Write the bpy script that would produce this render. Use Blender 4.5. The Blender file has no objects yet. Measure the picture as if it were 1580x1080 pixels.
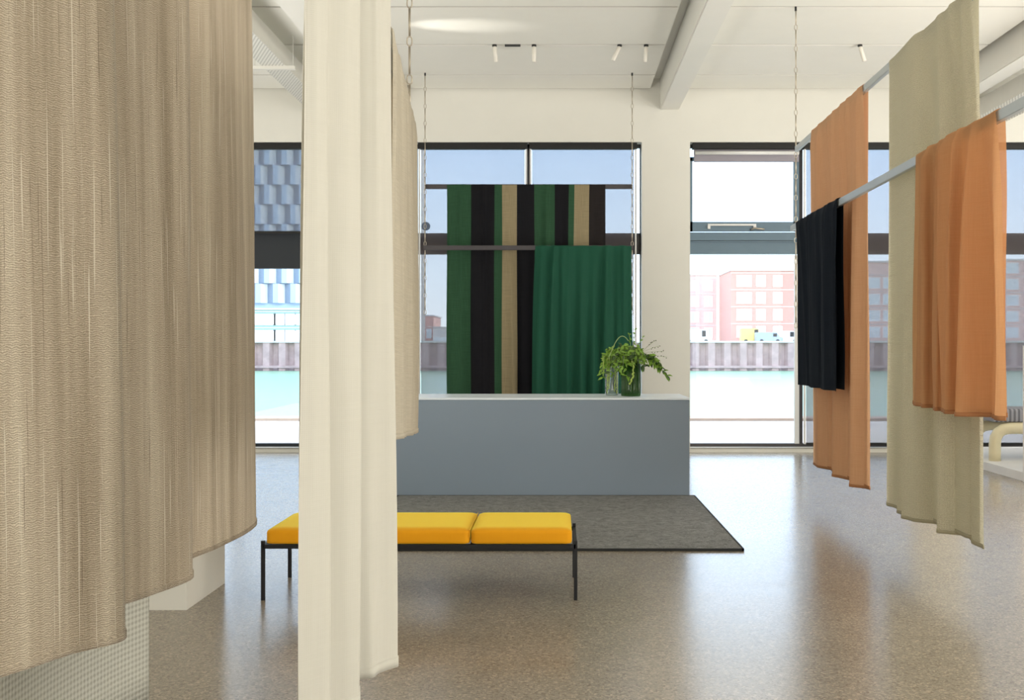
import bpy, bmesh, math, random
from mathutils import Vector, Matrix

# ------------------------------------------------------------------ camera, world, sun, lights, exposure
sc = bpy.context.scene
C = sc.collection
W, H, F = 1580, 1080, 1600.0           # picture frame and focal length in its pixels
VX, VY = 862.0, 535.0                  # vanishing point of the room's depth lines
CH = 1.6                               # eye height

cd = bpy.data.cameras.new('camera'); cam = bpy.data.objects.new('camera', cd); C.objects.link(cam)
cam.location = (0, 0, CH); cam.rotation_euler = (math.pi/2, 0, 0)
cd.sensor_width = 36; cd.lens = F/W*36
cd.shift_x = -(VX-W/2)/W; cd.shift_y = -(H/2-VY)/W
cd.clip_start = 0.05; cd.clip_end = 2000
sc.camera = cam

world = bpy.data.worlds.new('world'); sc.world = world; world.use_nodes = True
wn = world.node_tree; wn.nodes.clear()
wo = wn.nodes.new('ShaderNodeOutputWorld'); wb = wn.nodes.new('ShaderNodeBackground')
wt = wn.nodes.new('ShaderNodeTexCoord'); ws = wn.nodes.new('ShaderNodeSeparateXYZ'); wr = wn.nodes.new('ShaderNodeValToRGB')
wn.links.new(wt.outputs['Generated'], ws.inputs[0]); wn.links.new(ws.outputs['Z'], wr.inputs[0])
wn.links.new(wr.outputs[0], wb.inputs[0]); wn.links.new(wb.outputs[0], wo.inputs[0])
e = wr.color_ramp.elements
e[0].position = 0.0; e[0].color = (.74, .82, .88, 1)
e[1].position = 0.6; e[1].color = (.25, .42, .72, 1)
m_ = e.new(0.07); m_.color = (.66, .79, .92, 1)
m_ = e.new(0.20); m_.color = (.47, .66, .92, 1)
m_ = e.new(0.30); m_.color = (.95, .98, 1, 1)
m_ = e.new(0.50); m_.color = (.9, .95, 1, 1)
wb.inputs[1].default_value = 4.5

sun = bpy.data.lights.new('sun', 'SUN'); suno = bpy.data.objects.new('sun', sun); C.objects.link(suno)
sun.energy = 5.0; sun.angle = math.radians(.6); sun.color = (1, .93, .82)
suno.rotation_euler = Vector((-.90, -.22, -1.05)).to_track_quat('-Z', 'Y').to_euler()   # high, from the right along the quay

def area(name, loc, rot, sx, sy, power, col):
    l = bpy.data.lights.new(name, 'AREA'); l.shape = 'RECTANGLE'; l.size = sx; l.size_y = sy
    l.energy = power; l.color = col
    o = bpy.data.objects.new(name, l); C.objects.link(o); o.location = loc; o.rotation_euler = rot
    return o
# unseen fill lamps added behind the camera, before a closed rear wall
area('rear_fill_light', (-3.6, -3.6, 2.5), (math.pi/2, 0, 0), 6.0, 4.0, 120, (1, .975, .935))
area('rear_fill_light', (4.6, -3.6, 2.5), (math.pi/2, 0, 0), 6.0, 4.0, 250, (1, .975, .935))
# low lamp added behind the camera, aimed up to brighten the ceiling
area('rear_ceiling_fill', (2.0, -2.2, .15), (math.radians(165), 0, 0), 9.0, 3.0, 300, (1, .97, .92))
# unseen upward lamps added in the side bays to lift ceiling and walls
area('side_ceiling_fill', (8.6, 6.5, .12), (math.pi, 0, 0), 3.0, 8.0, 510, (1, .97, .92))
area('side_ceiling_fill', (-5.6, 8.5, .12), (math.pi, 0, 0), 2.6, 8.0, 360, (1, .97, .92))
# fill lamp added off frame at the closed right wall, towards the curtains
area('side_fill_light', (10.2, 6.0, 2.6), (math.pi/2, 0, math.pi/2), 10.0, 4.0, 620, (1, .96, .90))

# spot added inside the room for a ceiling streak, imitating sun off water
sp_ = bpy.data.lights.new('ceiling_streak_spot', 'SPOT'); sp_.energy = 300; sp_.spot_size = math.radians(15); sp_.spot_blend = 1; sp_.shadow_soft_size = 0; sp_.color = (1, .96, .88)
so = bpy.data.objects.new('ceiling_streak_spot', sp_); C.objects.link(so); so.location = (-3.5, 12.45, 4.55)
so.rotation_euler = (Vector((-1.25, 12.6, 5.5))-Vector((-3.5, 12.45, 4.55))).to_track_quat('-Z', 'Y').to_euler()

sc.view_settings.view_transform = 'Standard'; sc.view_settings.look = 'None'
sc.view_settings.gamma = 1; sc.view_settings.use_curve_mapping = False
sc.view_settings.exposure = -0.04
sc.cycles.use_denoising = True
sc.cycles.max_bounces = 10; sc.cycles.diffuse_bounces = 5; sc.cycles.transparent_max_bounces = 24
sc.cycles.sample_clamp_indirect = 6

# ------------------------------------------------------------------ helpers
def tag(o, label=None, cat=None, group=None, kind=None):
    if label: o['label'] = label
    if cat: o['category'] = cat
    if group: o['group'] = group
    if kind: o['kind'] = kind
    return o
def obj(name, bm, mat, parent=None, smooth=False, kind=None):
    me = bpy.data.meshes.new(name)
    if smooth:
        for f in bm.faces: f.smooth = True
    bm.to_mesh(me); bm.free()
    if mat: me.materials.append(mat)
    o = bpy.data.objects.new(name, me); C.objects.link(o)
    if parent: o.parent = parent
    if kind: o['kind'] = kind
    return o
def empty(name, loc, rz=0, **k):
    o = bpy.data.objects.new(name, None); C.objects.link(o); o.location = loc; o.rotation_euler = (0, 0, rz)
    return tag(o, **k)
def box(bm, x0, x1, y0, y1, z0, z1):
    vs = [bm.verts.new(p) for p in ((x0,y0,z0),(x1,y0,z0),(x1,y1,z0),(x0,y1,z0),(x0,y0,z1),(x1,y0,z1),(x1,y1,z1),(x0,y1,z1))]
    for f in ((0,3,2,1),(4,5,6,7),(0,1,5,4),(1,2,6,5),(2,3,7,6),(3,0,4,7)): bm.faces.new([vs[i] for i in f])
def boxes(*bs):
    bm = bmesh.new()
    for b in bs: box(bm, *b)
    return bm
def rbox(x0, x1, y0, y1, z0, z1, r, seg=3, sub=0):
    bm = boxes((x0,x1,y0,y1,z0,z1))
    bmesh.ops.bevel(bm, geom=bm.edges[:], offset=r, segments=seg, profile=.6, affect='EDGES')
    return bm
def tube(bm, pts, r, n=10, closed=False, taper=None):
    pts = [Vector(p) for p in pts]; rings = []; N = len(pts); up = None
    for i, p in enumerate(pts):
        if closed: d = pts[(i+1) % N]-pts[i-1]
        else: d = pts[min(i+1, N-1)]-pts[max(i-1, 0)]
        d.normalize()
        if up is None: up = Vector((0,0,1)) if abs(d.z) < .9 else Vector((1,0,0))
        a = d.cross(up).normalized(); b = a.cross(d).normalized(); up = b
        rr = taper[i] if taper else r
        rings.append([bm.verts.new(p+a*math.cos(2*math.pi*k/n)*rr+b*math.sin(2*math.pi*k/n)*rr) for k in range(n)])
    rng = range(N) if closed else range(N-1)
    for i in rng:
        A, B = rings[i], rings[(i+1) % N]
        for k in range(n): bm.faces.new((A[k], A[(k+1) % n], B[(k+1) % n], B[k]))
    if not closed:
        bm.faces.new(rings[0][::-1]); bm.faces.new(rings[-1])
def lathe(prof, n=32, cx=0, cy=0, flute=0, nf=0):
    bm = bmesh.new(); rings = []
    for r, z in prof:
        ring = []
        for k in range(n):
            a = 2*math.pi*k/n; rr = r*(1+(flute*math.cos(nf*a) if nf else 0))
            ring.append(bm.verts.new((cx+rr*math.cos(a), cy+rr*math.sin(a), z)))
        rings.append(ring)
    for A, B in zip(rings, rings[1:]):
        for k in range(n): bm.faces.new((A[k], A[(k+1) % n], B[(k+1) % n], B[k]))
    bm.faces.new(rings[0][::-1]); bm.faces.new(rings[-1])
    return bm
def spline(pts, n):
    """Catmull-Rom through pts, n samples spaced evenly along its length"""
    P = [Vector(p) for p in pts]; P = [P[0]*2-P[1]]+P+[P[-1]*2-P[-2]]
    dense = []
    for i in range(1, len(P)-2):
        for k in range(16):
            t = k/16; a, b, c, d = P[i-1], P[i], P[i+1], P[i+2]
            dense.append(.5*((2*b)+(c-a)*t+(2*a-5*b+4*c-d)*t*t+(3*b-a-3*c+d)*t**3))
    dense.append(P[-2].copy())
    L = [0]
    for a, b in zip(dense, dense[1:]): L.append(L[-1]+(b-a).length)
    out = []; j = 0
    for k in range(n):
        s = L[-1]*k/(n-1)
        while j < len(L)-2 and L[j+1] < s: j += 1
        t = (s-L[j])/max(L[j+1]-L[j], 1e-9)
        out.append(dense[j].lerp(dense[j+1], min(max(t, 0), 1)))
    return out, L[-1]

# ------------------------------------------------------------------ materials
class NT:
    def __init__(s, name):
        s.m = bpy.data.materials.new(name); s.m.use_nodes = True; s.t = s.m.node_tree; s.t.nodes.clear()
        s.out = s.n('OutputMaterial')
    def n(s, t, **k):
        nd = s.t.nodes.new('ShaderNode'+t)
        for a, v in k.items(): setattr(nd, a, v)
        return nd
    def l(s, a, b): s.t.links.new(a, b)
    def math(s, op, a, b=None, c=None):
        nd = s.n('Math', operation=op)
        for i, v in enumerate((a, b, c)):
            if v is None: continue
            if isinstance(v, (int, float)): nd.inputs[i].default_value = v
            else: s.l(v, nd.inputs[i])
        return nd.outputs[0]
    def ramp(s, fac, stops, const=False):
        nd = s.n('ValToRGB'); s.l(fac, nd.inputs[0]); el = nd.color_ramp.elements
        if const: nd.color_ramp.interpolation = 'CONSTANT'
        el[0].position, el[0].color = stops[0][0], (*stops[0][1], 1)
        el[1].position, el[1].color = stops[1][0], (*stops[1][1], 1)
        for p, c in stops[2:]: q = el.new(p); q.color = (*c, 1)
        return nd.outputs[0]
    def noise(s, vec, scale, detail=3, rough=.5, dist=0):
        nd = s.n('TexNoise'); nd.inputs['Scale'].default_value = scale; nd.inputs['Detail'].default_value = detail
        nd.inputs['Roughness'].default_value = rough; nd.inputs['Distortion'].default_value = dist
        if vec is not None: s.l(vec, nd.inputs['Vector'])
        return nd.outputs['Fac']
    def mapping(s, vec, scale=(1,1,1)):
        nd = s.n('Mapping'); nd.inputs['Scale'].default_value = scale; s.l(vec, nd.inputs[0]); return nd.outputs[0]
    def mixc(s, fac, a, b, mode='MIX'):
        nd = s.n('Mix', data_type='RGBA', blend_type=mode)
        for i, v in ((0, fac), (6, a), (7, b)):
            if isinstance(v, (int, float)): nd.inputs[i].default_value = v
            elif isinstance(v, tuple): nd.inputs[i].default_value = (*v[:3], 1)
            else: s.l(v, nd.inputs[i])
        return nd.outputs[2]
    def bump(s, h, strength, dist=.01):
        nd = s.n('Bump'); nd.inputs['Strength'].default_value = strength; nd.inputs['Distance'].default_value = dist
        s.l(h, nd.inputs['Height']); return nd.outputs[0]
    def bsdf(s, col, rough=.6, metal=0, spec=.5, normal=None, **k):
        b = s.n('BsdfPrincipled')
        if isinstance(col, tuple): b.inputs['Base Color'].default_value = (*col, 1)
        else: s.l(col, b.inputs['Base Color'])
        if isinstance(rough, (int, float)): b.inputs['Roughness'].default_value = rough
        else: s.l(rough, b.inputs['Roughness'])
        b.inputs['Metallic'].default_value = metal; b.inputs['Specular IOR Level'].default_value = spec
        for a, v in k.items(): b.inputs[a.replace('_', ' ')].default_value = v
        if normal is not None: s.l(normal, b.inputs['Normal'])
        return b.outputs[0]
    def mixs(s, fac, a, b):
        nd = s.n('MixShader')
        if isinstance(fac, (int, float)): nd.inputs[0].default_value = fac
        else: s.l(fac, nd.inputs[0])
        s.l(a, nd.inputs[1]); s.l(b, nd.inputs[2]); return nd.outputs[0]
    def done(s, sh): s.l(sh, s.out.inputs[0]); return s.m

def plain(name, col, rough=.6, metal=0, spec=.5, var=.06, vs=4, bump=0, bs=200, **k):
    t = NT(name); co = t.n('TexCoord').outputs['Object']
    nz = t.noise(co, vs, 4)
    c = t.mixc(nz, tuple(x*(1-var) for x in col), tuple(min(1, x*(1+var)) for x in col))
    nr = t.bump(t.noise(co, bs, 2), bump, .002) if bump else None
    return t.done(t.bsdf(c, rough, metal, spec, nr, **k))

def cloth(name, col, col2=None, iso=0, trans=.3, sheer=0, freq=500, bump=.3, slub=.5, rough=.9, sheen=0, stripes=None, tcol=None, wbump=.0015):
    """woven cloth: thread grid from the UV map (metres), slub noise along the warp"""
    t = NT(name); uv = t.n('UVMap'); uv.uv_map = 'UVMap'; U = uv.outputs[0]
    sep = t.n('SeparateXYZ'); t.l(U, sep.inputs[0])
    warp = t.noise(t.mapping(U, (170, 4, 1)), 1, 3)
    weft = t.noise(t.mapping(U, (5, 170, 1)), 1, 3)
    th = t.math('MULTIPLY', t.math('ADD', t.math('SINE', t.math('MULTIPLY', sep.outputs[0], freq)), 1), t.math('ADD', t.math('SINE', t.math('MULTIPLY', sep.outputs[1], freq)), 1))
    mixn = t.math('MULTIPLY_ADD', t.math('SUBTRACT', t.math('ADD', warp, weft), 1), slub*1.6, .5)
    if iso: mixn = t.math('MULTIPLY_ADD', t.math('SUBTRACT', t.noise(U, iso, 3, .6), .5), 2.2, .5)
    if stripes:
        uv2 = t.n('UVMap'); uv2.uv_map = 'Param'; s2 = t.n('SeparateXYZ'); t.l(uv2.outputs[0], s2.inputs[0])
        base = t.ramp(s2.outputs[0], stripes, True)
        c = t.mixc(1.0, base, t.ramp(mixn, [(.2, (.72,.72,.72)), (.8, (1.15,1.15,1.15))]), 'MULTIPLY')
    else:
        c2 = col2 or tuple(x*.72 for x in col)
        c = t.mixc(mixn, c2, col)
    hgt = t.math('ADD', t.math('MULTIPLY', th, .25), t.math('MULTIPLY', mixn, .8))
    nr = t.bump(hgt, bump, wbump)
    b = t.bsdf(c, rough, 0, .15, nr)
    if sheen:
        n = b.node; n.inputs['Sheen Weight'].default_value = sheen; n.inputs['Sheen Roughness'].default_value = .35
        n.inputs['Sheen Tint'].default_value = (*[min(1, x*3+.1) for x in (col or (.2,.3,.2))], 1)
    tr = t.n('BsdfTranslucent'); t.l(nr, tr.inputs['Normal'])
    if tcol: t.l(t.mixc(1.0, c, tcol, 'MULTIPLY'), tr.inputs[0])
    else: t.l(c, tr.inputs[0])
    s = t.mixs(trans, b, tr.outputs[0])
    if sheer:
        tp = t.n('BsdfTransparent'); tp.inputs[0].default_value = (*[min(1, .3+x) for x in (col or (.5,.5,.5))], 1)
        s = t.mixs(sheer, s, tp.outputs[0])
    return t.done(s)

def knit_mat():
    t = NT('knitted_wool'); uv = t.n('UVMap'); uv.uv_map = 'UVMap'; U = uv.outputs[0]
    sep = t.n('SeparateXYZ'); t.l(U, sep.inputs[0]); u, v = sep.outputs[0], sep.outputs[1]
    # rows of stitches that zigzag between the ribs
    col = t.math('PINGPONG', t.math('MULTIPLY', u, 60), 1)
    wob = t.math('MULTIPLY', t.noise(t.mapping(U, (55, 60, 1)), 1, 3), 13)
    ph = t.math('ADD', t.math('ADD', t.math('MULTIPLY', v, 860), t.math('MULTIPLY', col, 2.6)), wob)
    row = t.math('MULTIPLY_ADD', t.math('SINE', ph), .5, .5)
    fine = t.noise(t.mapping(U, (260, 190, 1)), 1, 2)
    band = t.noise(t.mapping(U, (9, .35, 1)), 1, 3, .6)           # broad vertical colour bands
    streak = t.noise(t.mapping(U, (85, 1.1, 1)), 1, 2, .5)        # single threads
    c = t.ramp(band, [(.30, (.40, .335, .25)), (.70, (.70, .63, .51)), (.5, (.56, .485, .38))])
    c = t.mixc(1.0, c, t.ramp(row, [(0, (.68,.66,.63)), (1, (1.16,1.16,1.16))]), 'MULTIPLY')
    c = t.mixc(1.0, c, t.ramp(fine, [(.25, (.84,.83,.82)), (.75, (1.13,1.13,1.13))]), 'MULTIPLY')
    light = t.ramp(streak, [(.63, (0,0,0)), (.67, (1,1,1))])
    dark = t.ramp(streak, [(.30, (1,1,1)), (.35, (0,0,0))])
    c = t.mixc(t.math('MULTIPLY', light, .7), c, (.80, .75, .64))
    c = t.mixc(t.math('MULTIPLY', dark, .55), c, (.17, .125, .085))
    h = t.math('ADD', t.math('MULTIPLY', row, .7), t.math('ADD', t.math('MULTIPLY', fine, .5), t.math('MULTIPLY', streak, .5)))
    nr = t.bump(h, .7, .003)
    b = t.bsdf(c, .95, 0, .1, nr, Sheen_Weight=.35, Sheen_Roughness=.3); tr = t.n('BsdfTranslucent'); t.l(c, tr.inputs[0])
    return t.done(t.mixs(.32, b, tr.outputs[0]))

def net_mat():
    t = NT('white_basket_weave'); uv = t.n('UVMap'); uv.uv_map = 'UVMap'
    sep = t.n('SeparateXYZ'); t.l(uv.outputs[0], sep.inputs[0]); u, v = sep.outputs[0], sep.outputs[1]
    s1 = t.math('SINE', t.math('MULTIPLY', t.math('ADD', u, v), 130)); s2 = t.math('SINE', t.math('MULTIPLY', t.math('SUBTRACT', v, u), 130))
    p = t.math('MULTIPLY_ADD', t.math('MULTIPLY', s1, s2), .5, .5)
    c = t.ramp(p, [(.1, (.48,.48,.42)), (.7, (.72,.72,.66))])
    b = t.bsdf(c, .85, 0, .2, t.bump(p, .8, .004)); tr = t.n('BsdfTranslucent'); t.l(c, tr.inputs[0])
    return t.done(t.mixs(.35, b, tr.outputs[0]))

def concrete():
    t = NT('polished_concrete'); co = t.n('TexCoord').outputs['Object']
    big = t.noise(co, .55, 5, .6); mid = t.noise(co, 4.5, 4, .6)
    vor = t.n('TexVoronoi'); vor.inputs['Scale'].default_value = 95; t.l(co, vor.inputs['Vector'])
    sp = t.n('SeparateColor'); t.l(vor.outputs['Color'], sp.inputs[0])
    fine = t.noise(co, 160, 2)
    c = t.mixc(big, (.205, .175, .135), (.305, .265, .21))
    c = t.mixc(t.math('MULTIPLY', mid, .5), c, (.37, .33, .27))
    c = t.mixc(1.0, c, t.ramp(sp.outputs[0], [(0, (.64,.62,.59)), (.3, (.92,.92,.92)), (.75, (1,1,1)), (1, (1.42,1.40,1.36))]), 'MULTIPLY')
    c = t.mixc(1.0, c, t.ramp(fine, [(.3, (.85,.85,.85)), (.7, (1.12,1.12,1.12))]), 'MULTIPLY')
    br = t.n('TexBrick'); br.inputs['Scale'].default_value = 1; br.inputs['Mortar Size'].default_value = .004
    br.inputs['Brick Width'].default_value = 500; br.inputs['Row Height'].default_value = 3.915; br.offset = 0
    mp = t.n('Mapping'); mp.inputs['Location'].default_value = (250, 0, 0); t.l(co, mp.inputs[0]); t.l(mp.outputs[0], br.inputs['Vector'])
    c = t.mixc(t.math('MULTIPLY', br.outputs['Fac'], .45), c, (.10, .09, .075))
    rr = t.math('MULTIPLY_ADD', mid, .10, .17)
    return t.done(t.bsdf(c, rr, 0, .5, t.bump(t.math('ADD', t.noise(co, 3, 2), t.math('MULTIPLY', fine, .05)), .06, .01)))

def glassy(name, col, mixf=.06, rough=.02):
    t = NT(name); tp = t.n('BsdfTransparent'); tp.inputs[0].default_value = (*col, 1)
    gl = t.n('BsdfGlossy'); gl.inputs['Roughness'].default_value = rough
    fr = t.n('Fresnel'); fr.inputs[0].default_value = 1.45
    return t.done(t.mixs(t.math('ADD', t.math('MULTIPLY', fr.outputs[0], .5 if mixf < .1 else .8), 0 if mixf < .1 else mixf*.3), tp.outputs[0], gl.outputs[0]))

def blind_mat():
    t = NT('roller_blind_mesh'); co = t.n('TexCoord').outputs['Object']
    nz = t.noise(t.mapping(co, (3, 1, .4)), 1, 3)
    tp = t.n('BsdfTransparent'); t.l(t.mixc(nz, (.90,.90,.92), (1,1,1)), tp.inputs[0])
    d = t.n('BsdfDiffuse'); d.inputs[0].default_value = (.13,.115,.115,1)
    tr = t.n('BsdfTranslucent'); tr.inputs[0].default_value = (.13,.115,.12,1)
    return t.done(t.mixs(.22, t.mixs(.4, d.outputs[0], tr.outputs[0]), tp.outputs[0]))

def brick_mat(name, a, b, mortar, sc_=2.5):
    t = NT(name); co = t.n('TexCoord').outputs['Object']
    br = t.n('TexBrick'); br.inputs['Scale'].default_value = sc_
    br.inputs['Color1'].default_value = (*a, 1); br.inputs['Color2'].default_value = (*b, 1); br.inputs['Mortar'].default_value = (*mortar, 1)
    nd = t.n('Mapping'); nd.inputs['Rotation'].default_value = (math.pi/2, 0, 0); t.l(co, nd.inputs[0]); t.l(nd.outputs[0], br.inputs['Vector'])
    return t.done(t.bsdf(br.outputs['Color'], .9))

def water_mat():
    t = NT('harbour_water'); co = t.n('TexCoord').outputs['Object']
    nz = t.noise(t.mapping(co, (.25, 1.0, 1)), 1.2, 4)
    c = t.mixc(nz, (.14,.30,.19), (.22,.38,.27))
    return t.done(t.bsdf(c, .3, 0, .35, t.bump(nz, .6, .25)))

def rug_mat():
    t = NT('rug_pile'); co = t.n('TexCoord').outputs['Object']
    a = t.noise(co, 14, 5, .7, 1.0); b = t.noise(co, 140, 2)
    f = t.math('MULTIPLY_ADD', b, .5, t.math('MULTIPLY', a, .6))
    c = t.ramp(f, [(.46, (.04,.041,.038)), (.66, (.22,.225,.215))])
    return t.done(t.bsdf(c, .9, 0, .15, t.bump(f, 1.0, .02), Sheen_Weight=.35, Sheen_Roughness=.4))

def facet_mat():
    return plain('galvanised_facade', (.42,.54,.68), .5, 0, .5)

M = dict(
    wall=plain('painted_wall', (.74,.73,.675), .85, var=.02, bump=.05, bs=60),
    ceiling=plain('ceiling_panel', (.86,.85,.79), .8, var=.02),
    beam=plain('painted_beam', (.82,.81,.76), .6, var=.03, vs=2),
    groove=plain('dark_groove', (.12,.115,.10), .9),
    floor=concrete(), knit=knit_mat(), net=net_mat(),
    cream=cloth('cream_wool', (.70,.685,.62), (.62,.605,.535), trans=.30, freq=900, bump=.2, slub=.25, sheen=.25),
    linen=cloth('natural_linen', (.68,.63,.52), (.52,.475,.38), trans=.35, freq=700, bump=.4, slub=.8),
    orange=cloth('apricot_wool', (.70,.44,.265), (.60,.34,.185), trans=.24, freq=700, bump=.3, slub=.5),
    rust=cloth('burnt_orange_sheer', (.64,.37,.19), (.54,.28,.13), trans=.30, sheer=.13, freq=700, bump=.3, slub=.4),
    beige=cloth('sand_boucle', (.80,.765,.61), (.52,.48,.345), iso=150, trans=.25, freq=420, bump=1.0, slub=.8, wbump=.004),
    black=cloth('midnight_wool', (.012,.017,.026), (.007,.010,.016), trans=.05, freq=600, bump=.2),
    hem_dark=plain('stitched_hem', (.34,.15,.06), .9), hem_sand=plain('sand_hem', (.33,.30,.20), .9),
    velvet=cloth('green_velvet', (.015,.088,.05), (.008,.058,.037), trans=.06, freq=900, bump=.1, slub=.3, sheen=.22, rough=.7),
    stripe=cloth('striped_wool', None, trans=.22, freq=600, bump=.2, slub=.5, stripes=None) if False else None,
    alu=plain('brushed_aluminium', (.52,.56,.58), .38, .55, .5, bump=.05),
    rail_dark=plain('dark_rail', (.055,.05,.055), .5, .2),
    chain=plain('zinc_chain', (.50,.45,.37), .38, .75),
    frame_dark=plain('dark_window_frame', (.055,.048,.048), .5),
    frame_blue=plain('blue_grey_frame', (.12,.19,.25), .4),
    frame_navy=plain('navy_frame', (.010,.015,.022), .6),
    cassette=plain('black_cassette', (.005,.005,.005), .6),
    white_bar=plain('white_metal', (.75,.75,.74), .4),
    blind=blind_mat(), glass=glassy('window_glass', (.97,.98,.98)),
    stone=plain('stone_sill', (.45,.44,.40), .7, var=.15, vs=30),
    counter_top=plain('window_lit_counter_top', (.78,.85,.92), .3, 0, .5, var=.02),  # grazing window light on the top is put into this pale colour
    counter=plain('blue_grey_lacquer', (.225,.285,.355), .42, 0, .4, var=.03, vs=1.2),
    yellow=cloth('yellow_wool', (.80,.36,.010), (.72,.30,.008), trans=0, freq=1400, bump=.25, slub=.2, sheen=.9, rough=.75, wbump=.0008),
    head_grey=plain('mauve_grey_metal', (.30,.28,.32), .6), facet_shaded=plain('shaded_facade', (.20,.26,.34), .4),
    black_steel=plain('black_steel', (.006,.006,.007), .45, 0, .3),
    rug=rug_mat(), rug_edge=plain('rug_edge', (.018,.02,.02), .9),
    green_glass=None, clear_glass=glassy('clear_glass', (.90,.96,.92), .25),
    leaf=plain('leaf_green', (.22,.40,.05), .45, var=.5, vs=25), leaf2=plain('dark_leaf', (.045,.10,.02), .5, var=.4, vs=25),
    flower=plain('lime_amaranth', (.42,.55,.13), .8, var=.3, vs=90, bump=1, bs=400),
    stem=plain('pale_stem', (.35,.48,.20), .6), berry=plain('dark_berry', (.04,.035,.02), .5),
    spot=plain('white_spot', (.80,.77,.70), .5), spot_dark=plain('black_mount', (.02,.02,.02), .5),
    perf=None, duct=plain('white_duct', (.74,.73,.68), .5),
    brick=brick_mat('red_brick', (.57,.26,.205), (.64,.31,.25), (.65,.47,.42)),
    brick_pale=brick_mat('pale_brick', (.70,.46,.41), (.73,.50,.45), (.7,.6,.55)),
    teal=plain('teal_cladding', (.30,.43,.40), .8, var=.08), pane_far=plain('far_pane', (.62,.70,.72), .25, var=.1),
    pane_white=plain('white_window', (.86,.86,.84), .5), concrete_far=plain('far_concrete', (.62,.60,.57), .9, var=.1),
    facet=facet_mat(), facet_lit=plain('lit_facade', (.92,.94,.95), .5),  # very pale tone painted in for the lit side of the tower bays
    pile=plain('sheet_pile_steel', (.46,.33,.32), .9, var=.4, vs=.8), water=water_mat(),
    paving=plain('quay_paving', (.66,.60,.52), .9, var=.08, vs=1.5), coping=plain('timber_coping', (.42,.30,.22), .9, var=.2),
    far_ground=plain('far_quay', (.62,.60,.55), .9),
    sticker=plain('blue_sticker', (.10,.14,.22), .5), tubewhite=plain('cream_lacquer', (.82,.74,.50), .4),
    ribbed=None, plinth=plain('white_plinth', (.80,.79,.77), .6),
    van_white=plain('van_white', (.75,.76,.76), .4), van_blue=plain('van_blue', (.35,.42,.54), .4), van_yellow=plain('van_yellow', (.78,.60,.18), .4),
    tyre=plain('tyre', (.03,.03,.03), .8), dark_wire=plain('dark_wire', (.03,.03,.03), .5),
)
def greenglass():
    t = NT('green_fluted_glass'); tp = t.n('BsdfTransparent'); tp.inputs[0].default_value = (.30,.55,.16,1)
    b = t.bsdf((.03,.10,.02), .08, 0, .6); return t.done(t.mixs(.62, tp.outputs[0], b))
M['green_glass'] = greenglass()
def perf():
    t = NT('perforated_steel'); co = t.n('TexCoord').outputs['Object']
    s = t.n('SeparateXYZ'); t.l(co, s.inputs[0])
    a = t.math('SINE', t.math('MULTIPLY', s.outputs[1], 70)); b = t.math('SINE', t.math('MULTIPLY', t.math('ADD', s.outputs[0], s.outputs[2]), 150))
    p = t.math('MULTIPLY', a, b)
    return t.done(t.bsdf(t.ramp(p, [(.25, (.74,.73,.68)), (.4, (.36,.35,.32))]), .5))
M['perf'] = perf()
def ribbed():
    t = NT('ribbed_grey_fabric'); co = t.n('TexCoord').outputs['Object']; s = t.n('SeparateXYZ'); t.l(co, s.inputs[0])
    p = t.math('MULTIPLY_ADD', t.math('SINE', t.math('MULTIPLY', s.outputs[0], 110)), .5, .5)
    return t.done(t.bsdf(t.mixc(p, (.16,.165,.19), (.40,.40,.44)), .9, 0, .2, t.bump(p, .6, .01)))
M['ribbed'] = ribbed()

# ------------------------------------------------------------------ room shell
YW = 15.7                      # inner face of the window wall
XL, XR, YB = -7.6, 10.6, -4.2
obj('floor', boxes((XL-.3, XR+.3, YB, YW+.05, -.3, 0)), M['floor'], kind='structure')
WZ0, WZ1 = .06, 4.70
wins = {n: (-2.18+4.17*(n-1), 1.26+4.17*(n-1)) for n in (0, 1, 2, 3)}
bs = [(XL-.3, XR+.3, YW, YW+.35, WZ1, 6.2), (XL-.3, XR+.3, YW, YW+.35, -.3, WZ0)]
edges = [XL-.3]+[v for n in (0, 1, 2, 3) for v in wins[n]]+[XR+.8]
for i in range(0, len(edges), 2):
    if edges[i+1] > edges[i]: bs.append((edges[i], edges[i+1], YW, YW+.35, WZ0, WZ1))
obj('wall_back', boxes(*bs), M['wall'], kind='structure')
obj('wall_left', boxes((XL-.3, XL, YB, YW+.35, -.3, 6.2)), M['wall'], kind='structure')
obj('wall_right', boxes((XR, XR+.3, YB, YW+.35, -.3, 6.2)), M['wall'], kind='structure')
obj('wall_rear', boxes((XL-.3, XR+.3, YB-.3, YB, -.3, 6.2)), M['wall'], kind='structure')
obj('ceiling', boxes((XL-.3, XR+.3, YB-.3, YW+.35, 5.66, 6.2)), M['beam'], kind='structure')
# suspended panels: rows 1.5 m deep, one field per bay
CZ = CH+3.905
bays = [(XL, -3.0), (-2.25, 1.385), (1.87, 5.56), (6.05, XR)]
rows = [YW-.015, 14.9]
while rows[-1] > YB+1.5: rows.append(rows[-1]-1.49)
bs, gs = [], []
for x0, x1 in bays:
    for a, b in zip(rows[1:], rows):
        bs.append((x0, x1, a+.022, b-.022, CZ, CZ+.06))
    for a in rows[1:]: gs.append((x0+.02, x1-.02, a-.03, a+.03, CZ+.012, CZ+.05))
obj('ceiling', boxes(*bs), M['ceiling'], kind='structure')
obj('trim_1', boxes(*gs), M['groove'], kind='structure')
for i, (x0, x1) in enumerate(((-2.95, -2.36), (1.537, 1.825), (5.72, 6.0))):
    bm = boxes((x0, x1, YB, YW, CH+3.59, 5.66)); bmesh.ops.bevel(bm, geom=[e for e in bm.edges if abs(e.verts[0].co.z-e.verts[1].co.z) < .01 and e.verts[0].co.z < 5.3], offset=.012, segments=2, affect='EDGES')
    obj('trim_%d' % (i+2), bm, M['beam'], kind='structure')
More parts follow.
